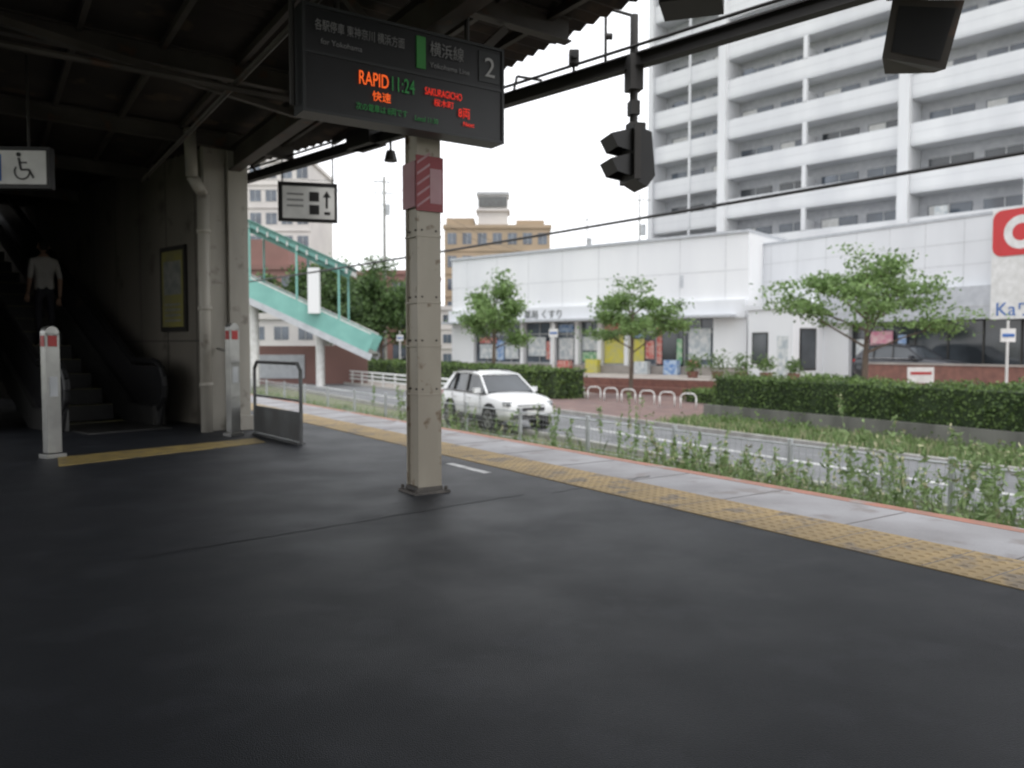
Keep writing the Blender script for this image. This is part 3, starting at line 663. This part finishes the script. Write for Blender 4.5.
b0=Vector((3.5,4.71,3.6)); b1=Vector((-4.2,12.2,3.6))
m=MB(); m.ibeam(b0,b1,.10,.12,beam_d)
m.tube([b0+Vector((-.05,0,.12)),b1+Vector((-.05,0,.12))],.014,beam_d,6)
for f in(.03,.93): 
    q=b0.lerp(b1,f); m.cyl(q,q+Vector((-.25,-.2,.38)),.02,.02,beam_d,6)
m.obj('equipment_beam')
def onb(a):
    t=(b0.x-a*b0.y)/((b0.x-b1.x)-a*(b0.y-b1.y)); return b0.lerp(b1,t)
q=onb(.150); m=MB(frame(q.x,q.y,0,.97,.25))
m.cyl((.0,0,2.95),(.0,0,4.0),.035,.035,beam_d,10); m.box((.0,0,3.50),(.12,.14,.30),beam_d); m.box((.0,0,3.2),(.08,.1,.12),beam_d)
m.add([(-.03,-.14,3.02),(.11,-.14,2.97),(.145,-.14,2.60),(.07,-.14,2.50),(-.04,-.14,2.56),(-.03,.14,3.02),(.11,.14,2.97),(.145,.14,2.60),(.07,.14,2.50),(-.04,.14,2.56)],
      [(0,4,3,2,1),(5,6,7,8,9),(0,1,6,5),(1,2,7,6),(2,3,8,7),(3,4,9,8),(4,0,5,9)],black_p)
m.b2(-.06,.0,-.17,.17,2.56,3.02,beam_d)
for z in(2.90,2.69):
    m.add([(-.05,-.12,z+.10),(-.05,.12,z+.10),(-.26,.14,z+.04),(-.26,-.14,z+.04),(-.05,-.12,z-.10),(-.05,.12,z-.10),(-.20,.14,z-.07),(-.20,-.14,z-.07)],
          [(0,1,2,3),(0,3,7,4),(1,5,6,2),(3,2,6,7)],black_p)
    m.cyl((-.075,0,z),(-.06,0,z),.07,.07,glass,14)
m.box((.02,0,3.04),(.14,.12,.06),beam_d)
m.obj('platform_signal')
for a,h in((.076,.12),(.115,.5)):
    q=onb(a); m=MB(); m.cyl(q+Vector((0,0,.05)),q+Vector((0,0,.05+h)),.014,.014,beam_d,6)
    if h>.3: m.cyl(q+Vector((0,0,.05+h)),q+Vector((.25,0,-.02+h)),.014,.014,beam_d,6); m.cyl(q+Vector((0,0,.3)),q+Vector((.06,0,.3)),.03,.03,beam_d,8)
    else: m.box(q+Vector((0,0,.2)),(.09,.12,.12),beam_d); m.cyl(q+Vector((0,-.06,.2)),q+Vector((0,-.1,.2)),.03,.03,black_p,10)
    m.obj('camera_bracket')
q=onb(-.15); m=MB(); m.cyl(q,q+Vector((0,0,-.18)),.015,.015,beam_d,6); m.cyl(q+Vector((0,0,-.18)),q+Vector((0,0,-.30)),.05,.08,beam_d,12); m.box(q+Vector((-.35,.34,.04)),(.5,.25,.2),beam_d,rz=-.8); m.obj('platform_lamp')
q=onb(.0); m=MB(); m.tube([q,q+Vector((.05,0,.22)),q+Vector((.3,0,.18))],.014,beam_d,6); m.obj('camera_bracket')
m=MB(frame(2.40,4.75,2.95,.93,-.28))
f=[(-.22,0,-.12),(.12,0,-.22),(.21,0,.16),(-.17,0,.21)]; bk=[(-.15,.38,-.10),(.13,.38,-.12),(.15,.38,.13),(-.13,.38,.15)]
m.add(f+bk,[(0,1,2,3),(7,6,5,4),(0,4,5,1),(1,5,6,2),(2,6,7,3),(3,7,4,0)],steel_d)
m.add([(-.17,-.004,-.09),(.09,-.004,-.17),(.165,-.004,.12),(-.135,-.004,.17)],[(0,1,2,3)],black_p)
m.add([(-.22,-.14,.20),(.24,-.14,.16),(.21,.1,.215),(-.19,.1,.245)],[(0,1,2,3)],beam_d)
m.cyl((0,.18,.15),(0,.18,1.0),.03,.03,beam_d,8); m.cyl((0,.18,.15),(0,.18,.3),.06,.05,beam_d,10); m.obj('cctv_monitor')
m=MB(frame(1.22,5.6,3.53,.93,-.3)); m.box((0,.15,.1),(.42,.34,.26),beam_d); m.box((0,-.025,.1),(.34,.01,.20),black_p); m.cyl((0,.15,.2),(0,.15,.45),.03,.03,beam_d,8); m.obj('cctv_monitor')

FBd=frame(-1.34,5.27,0,.833,.553); m=MB(FBd)
W=1.51
m.b2(0,W,0,.16,2.67,3.33,board_m)
m.b2(-.02,W+.02,-.012,.17,3.33,3.35,board_g); m.b2(-.02,W+.02,-.012,.17,2.65,2.67,board_g); m.b2(-.02,0,-.012,.17,2.67,3.33,board_g); m.b2(W,W+.02,-.012,.17,2.67,3.33,board_g)
m.b2(.0,W,-.008,0,3.03,3.05,board_g)
m.b2(.80,.87,-.012,-.001,3.08,3.30,green_s)
m.b2(1.31,1.49,-.008,-.001,3.08,3.30,board_g)
for x in(.25,W-.25): m.cyl((x,.08,3.35),(x,.08,3.95),.02,.02,beam_d,8)
m.cyl((-.06,.08,2.7),(-.06,.08,3.95),.02,.02,beam_d,8)
bd=m.obj('departure_board')
rz=math.atan2(.553,.833)
def text(s,x,z,size,mm,y=-.016,F=FBd,par=bd,rot=rz,sx=1):
    tx=bpy.data.curves.new('t','FONT'); tx.body=s; tx.size=size; tx.extrude=.001; tx.materials.append(mm); o=bpy.data.objects.new('lettering',tx); sc.collection.objects.link(o)
    o.parent=par; o.location=F@Vector((x,y,z)); o.rotation_euler=(math.pi/2,0,rot); o.scale=(sx,1,1); return o
text('各駅停車 東神奈川 横浜方面',.06,3.19,.078,txt_w,sx=.66); text('for Yokohama',.1,3.10,.05,txt_w)
text('横浜線',.90,3.19,.11,txt_w,sx=.85); text('Yokohama Line',.90,3.10,.052,txt_w); text('2',1.35,3.12,.20,txt_w2)
text('RAPID',.36,2.89,.13,led_o,sx=.62); text('快速',.46,2.80,.07,led_o); text('11:24',.59,2.885,.14,led_g,sx=.62); text('SAKURAGICHO',.86,2.905,.072,led_r,sx=.60); text('桜木町',.93,2.84,.055,led_r)
text('次の電車は 8両です',.34,2.72,.055,led_g,sx=.8); text('8両',1.13,2.79,.085,led_r,sx=.8); text('Next',1.17,2.73,.045,led_r); text('Local 11:30',.78,2.71,.05,led_g,sx=.8)

F2=frame(-3.22,11.1,0,.97,.25); m=MB(F2); m.b2(0,.80,0,.08,2.86,3.40,black_p); m.b2(.06,.76,-.01,0,2.90,3.34,sign_w)
for x,z in((.42,3.14),(.42,2.96)): m.b2(x,x+.13,-.014,-.01,z,z+.13,txt_k)
for z in(3.22,3.14,3.06): m.b2(.12,.34,-.014,-.01,z,z+.025,txt_w)
m.b2(.64,.67,-.014,-.01,3.05,3.25,txt_k); m.add([(.60,-.014,3.2),(.71,-.014,3.2),(.655,-.014,3.29)],[(0,1,2)],txt_k); m.b2(.62,.70,-.014,-.01,2.96,3.0,txt_k)
for x in(.06,.74): m.cyl((x,.04,3.4),(x,.04,4.05),.012,.012,beam_d,6)
m.obj('hanging_exit_sign')
F3=frame(-5.83,8.0,0,.99,.05); m=MB(F3); m.b2(0,1.22,0,.10,2.70,3.11,black_p); m.b2(.03,1.19,-.01,0,2.74,3.07,sign_w)
m.add([(.66,-.013,2.77),(.76,-.013,2.77),(.76,-.013,3.03),(.66,-.013,3.03)],[(0,1,2,3)],sign_b)
cx,cz=.98,2.86; ring(m,cx-.02,cz,.08,20,-.015,txt_k,2.4,6.6,.064); m.cyl((cx-.05,-.02,3.03),(cx-.05,-.012,3.03),.022,.022,txt_k,12)
m.beam((cx-.05,-.016,3.0),(cx-.03,-.016,2.88),.004,.022,txt_k); m.beam((cx-.03,-.016,2.88),(cx+.05,-.016,2.88),.004,.02,txt_k); m.beam((cx+.05,-.016,2.88),(cx+.09,-.016,2.80),.004,.02,txt_k); m.beam((cx-.045,-.016,2.95),(cx+.03,-.016,2.95),.004,.016,txt_k)
for x in(.2,1.0): m.cyl((x,.05,3.11),(x,.05,4.1),.015,.015,beam_d,6)
m.obj('accessible_toilet_sign')

E=frame(-3.9,11,0,-.75,.66)
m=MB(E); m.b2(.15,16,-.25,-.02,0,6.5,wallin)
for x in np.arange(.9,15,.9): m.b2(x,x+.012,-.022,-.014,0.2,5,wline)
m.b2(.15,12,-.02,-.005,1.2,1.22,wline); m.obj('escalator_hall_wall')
m=MB(E); m.b2(1.15,1.95,-.018,.02,1.35,2.62,dark_fr); m.b2(1.22,1.88,.02,.024,1.42,2.55,yel_d); m.b2(1.28,1.82,.024,.026,1.9,2.4,postd)
for z in(1.5,1.58,1.66,1.74): m.b2(1.3,1.8,.024,.026,z,z+.03,postd)
m.obj('wall_poster')
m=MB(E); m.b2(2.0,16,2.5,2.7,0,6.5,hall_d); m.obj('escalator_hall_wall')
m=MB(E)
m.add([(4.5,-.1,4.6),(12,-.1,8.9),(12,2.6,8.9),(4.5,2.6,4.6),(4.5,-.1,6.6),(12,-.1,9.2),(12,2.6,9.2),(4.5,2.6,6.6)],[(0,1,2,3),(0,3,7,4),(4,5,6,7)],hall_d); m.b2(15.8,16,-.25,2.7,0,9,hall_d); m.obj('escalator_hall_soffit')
m=MB(frame(-3.72,10.85,0,.833,.553)); m.b2(-.13,.13,-.13,.13,0,4.0,pill_m); m.b2(-.42,-.14,-.05,.1,0,4.0,pill_m); m.b2(-.16,.16,-.16,.16,0,.2,pill_m)
m.obj('wall_pillar',bevel=.01)
m=MB(); m.tube([(-4.02,10.5,0),(-4.02,10.5,3.1),(-4.1,10.35,3.3),(-4.1,10.3,3.9)],.075,pill_m,12)
for z in(.6,1.6,2.6): m.cyl((-4.02,10.5,z),(-4.02,10.5,z+.05),.09,.09,pill_m,12)
m.obj('drain_pipe',True)

m=MB(E); sl=.577
for yb in(.42,1.72):
    pts=[(1.15,.0),(2.2,.0),(9,3.95),(9,4.85),(2.0,.85),(1.2,.85),(1.05,.7),(1.0,.5),(1.05,.25)]
    vs=[(a,yb-.02,b) for a,b in pts]+[(a,yb+.02,b) for a,b in pts]; n=len(pts)
    m.add(vs,[list(range(n)),list(range(2*n-1,n-1,-1))]+[(i,(i+1)%n,(i+1)%n+n,i+n) for i in range(n)],stain_d)
    m.b2(1.2,2.1,yb-.09,yb+.09,0,.28,esc_sk); m.beam((2.05,yb,.12),(9,yb,4.13),.18,.34,esc_sk)
    hp=[(9,4.95)]+[(2.0,.92)]+[(1.35,.92)]
    for k in range(1,9):
        a=math.pi*k/8; hp.append((1.35-.36*math.sin(a),.56+.36*math.cos(a)))
    m.tube([(a,yb,b) for a,b in hp],.045,black_p,8)
m.b2(.6,2.1,.52,1.62,0,.012,esc_sk)
for k in range(18):
    t0=2.1+.4*k; z0=.02+.225*k; m.b2(t0,t0+.41,.53,1.61,z0-.3,z0,step_m); m.b2(t0,t0+.02,.54,1.60,z0,z0+.006,yel_d)
esc=m.obj('escalator')
def gpost(x,y,h):
    m=MB(frame(x,y,0,.55,.83)); m.box((0,0,h/2),(.14,.10,h-.1),stain); m.cyl((0,-.05,h-.05),(0,.05,h-.05),.07,.07,stain,20)
    m.box((0,-.052,h-.13),(.09,.006,.11),red_m); m.box((-.073,0,h-.13),(.006,.07,.11),red_m); m.box((0,-.052,h*.55),(.08,.006,.2),galv); m.box((0,0,.02),(.2,.16,.04),stain)
    m.obj('escalator_sensor_post',bevel=.006)
gpost(-3.52,10.07,1.40); gpost(-4.66,8.07,1.31)
m=MB(); m.tube([(-3.62,10.3,0),(-3.62,10.3,1.05),(-3.9,10.6,1.1)],.02,stain,8); m.obj('handrail')
a=Vector((-3.32,10.3,0)); b_=Vector((-2.42,9.14,0)); m=MB()
pts=[a,a+Vector((0,0,.85)),a.lerp(b_,.06)+Vector((0,0,.93)),a.lerp(b_,.94)+Vector((0,0,.93)),b_+Vector((0,0,.85)),b_]
m.tube(pts,.022,galv_d,8); m.tube([a+Vector((0,0,.5)),b_+Vector((0,0,.5))],.015,galv_d,6)
m.beam(a+Vector((0,0,.2)),b_+Vector((0,0,.2)),.02,.34,galv_d); m.beam(a+Vector((0,0,.01)),b_+Vector((0,0,.01)),.10,.02,galv_d); m.obj('platform_barrier')
m=MB(); A0=Vector((12.5,5.6,4.0)); B0=Vector((-26,52.5,4.2)); pts=[]
for k in range(25):
    f=k/24; q=A0.lerp(B0,f); q.z-=.21*math.sin(math.pi*f); pts.append(q)
m.tube(pts,.033,black_p,6); m.obj('overhead_cable')
m=MB(); m.cyl((12.6,5.5,-1.46),(12.6,5.5,7),.15,.11,conc,12); m.obj('utility_pole')
m=MB(); m.cyl((-26.1,52.6,-1.46),(-26.1,52.6,7),.15,.11,conc,12); m.obj('utility_pole')

# ---------------------------------------------------------------- people on the escalator
def person(name,x,y,z,ang,sm,pm):
    J=[(0,0,.93),(0,0,1.12),(0,0,1.32),(0,0,1.44),(0,.01,1.53),
       (.18,0,1.38),(.22,.03,1.12),(.20,-.12,.92),(.20,-.17,.86),
       (-.18,0,1.38),(-.23,.03,1.11),(-.24,-.02,.87),(-.24,-.04,.80),
       (.09,0,.88),(.10,-.02,.48),(.10,.03,.08),(.10,-.13,.03),
       (-.09,0,.88),(-.10,.0,.48),(-.10,.04,.08),(-.10,-.12,.03)]
    rad=[.15,.14,.16,.09,.055,.075,.05,.036,.034,.075,.05,.036,.034,.095,.065,.045,.04,.095,.065,.045,.04]
    Ed=[(0,1),(1,2),(2,3),(3,4),(2,5),(5,6),(6,7),(7,8),(2,9),(9,10),(10,11),(11,12),(0,13),(13,14),(14,15),(15,16),(0,17),(17,18),(18,19),(19,20)]
    def skin(verts,edges,rads,root):
        me=bpy.data.meshes.new('s'); me.from_pydata(verts,edges,[]); o=bpy.data.objects.new('s',me); sc.collection.objects.link(o)
        o.modifiers.new('k','SKIN'); lay=me.skin_vertices[0].data if me.skin_vertices else None
        if lay is None:
            bpy.context.view_layer.objects.active=o; bpy.ops.mesh.customdata_skin_add(); lay=me.skin_vertices[0].data
        for i,r_ in enumerate(rads): lay[i].radius=(r_,r_*.8); lay[i].use_root=(i==root)
        s_=o.modifiers.new('u','SUBSURF'); s_.levels=2; s_.render_levels=2
        bpy.context.view_layer.update(); dg=bpy.context.evaluated_depsgraph_get(); nm=bpy.data.meshes.new_from_object(o.evaluated_get(dg))
        bpy.data.objects.remove(o); return nm
    M=Matrix.Translation((x,y,z))@Matrix.Rotation(ang,4,'Z')
    me=skin(J,Ed,rad,0)
    for mm in(pm,sm,skin_m,hair_m): me.materials.append(mm)
    for p_ in me.polygons:
        c=p_.center; p_.use_smooth=True
        if c.z>1.45 : k=2
        elif c.z>.93 and not(abs(c.x)>.17 and c.z<1.1): k=1
        elif abs(c.x)>.165 and c.z>.75: k=2
        elif c.z<.09: k=3
        else: k=0
        p_.material_index=k
    body=bpy.data.objects.new(name,me); sc.collection.objects.link(body); body.matrix_world=M
    for sx,hx,hy,hz_ in((1,.20,-.17,.86),(-1,-.24,-.04,.80)):
        vs=[(hx,hy,hz_),(hx,hy-.02,hz_-.05)];ed=[(0,1)];rd=[.03,.032]
        for k in range(4):
            o=len(vs); fx=hx+(k-1.5)*.02; ln=[.06,.07,.066,.05][k]
            vs+=[(fx,hy-.03,hz_-.08),(fx,hy-.035,hz_-.08-ln*.5),(fx,hy-.02,hz_-.08-ln)]; ed+=[(1,o),(o,o+1),(o+1,o+2)]; rd+=[.01,.009,.007]
        o=len(vs); vs+=[(hx-sx*.035,hy-.03,hz_-.05),(hx-sx*.045,hy-.045,hz_-.09)]; ed+=[(1,o),(o,o+1)]; rd+=[.011,.008]
        hm=skin(vs,ed,rd,0); hm.materials.append(skin_m); ho=bpy.data.objects.new('hand',hm); sc.collection.objects.link(ho); ho.parent=body
    bm=bmesh.new(); bmesh.ops.create_uvsphere(bm,u_segments=20,v_segments=14,radius=1)
    for v in bm.verts:
        v.co.x*=.075; v.co.y*=.095; v.co.z*=.12
        if v.co.z<0: v.co.x*=1+v.co.z*2.2; v.co.y=v.co.y*(1+v.co.z*1.2)
        if v.co.y<-.07 and abs(v.co.x)<.02 and -.03<v.co.z<.01: v.co.y-=.022
    for f in bm.faces:
        c=f.calc_center_median(); f.smooth=True; f.material_index=1 if (c.z>.05 or c.y>.015) and not(c.z<-.07) else 0
    hm=bpy.data.meshes.new('head'); bm.to_mesh(hm); bm.free(); hm.materials.append(skin_m); hm.materials.append(hair_m)
    ho=bpy.data.objects.new('head',hm); sc.collection.objects.link(ho); ho.parent=body; ho.location=(0,-.01,1.63)
    m=MB()
    for s_ in(-1,1): m.cyl((s_*.072,.0,1.60),(s_*.086,.008,1.61),.022,.026,skin_m,10); m.cyl((s_*.03,-.086,1.64),(s_*.03,-.098,1.64),.011,.008,hair_m,8)
    m.box((0,-.088,1.575),(.04,.012,.008),red_m)
    fo=m.obj('face_parts'); fo.parent=body
    return body
ang=math.atan2(.66,-.75)+math.pi/2
q=E@Vector((4.3,.85,0)); person('escalator_passenger',q.x,q.y,.02+.225*5,ang,shirt,trous)
q=E@Vector((5.9,1.35,0)); person('escalator_passenger',q.x,q.y,.02+.225*9,ang,shirt2,trous)
print('done',sum(len(o.data.polygons) for o in bpy.data.objects if o.type=='MESH'))
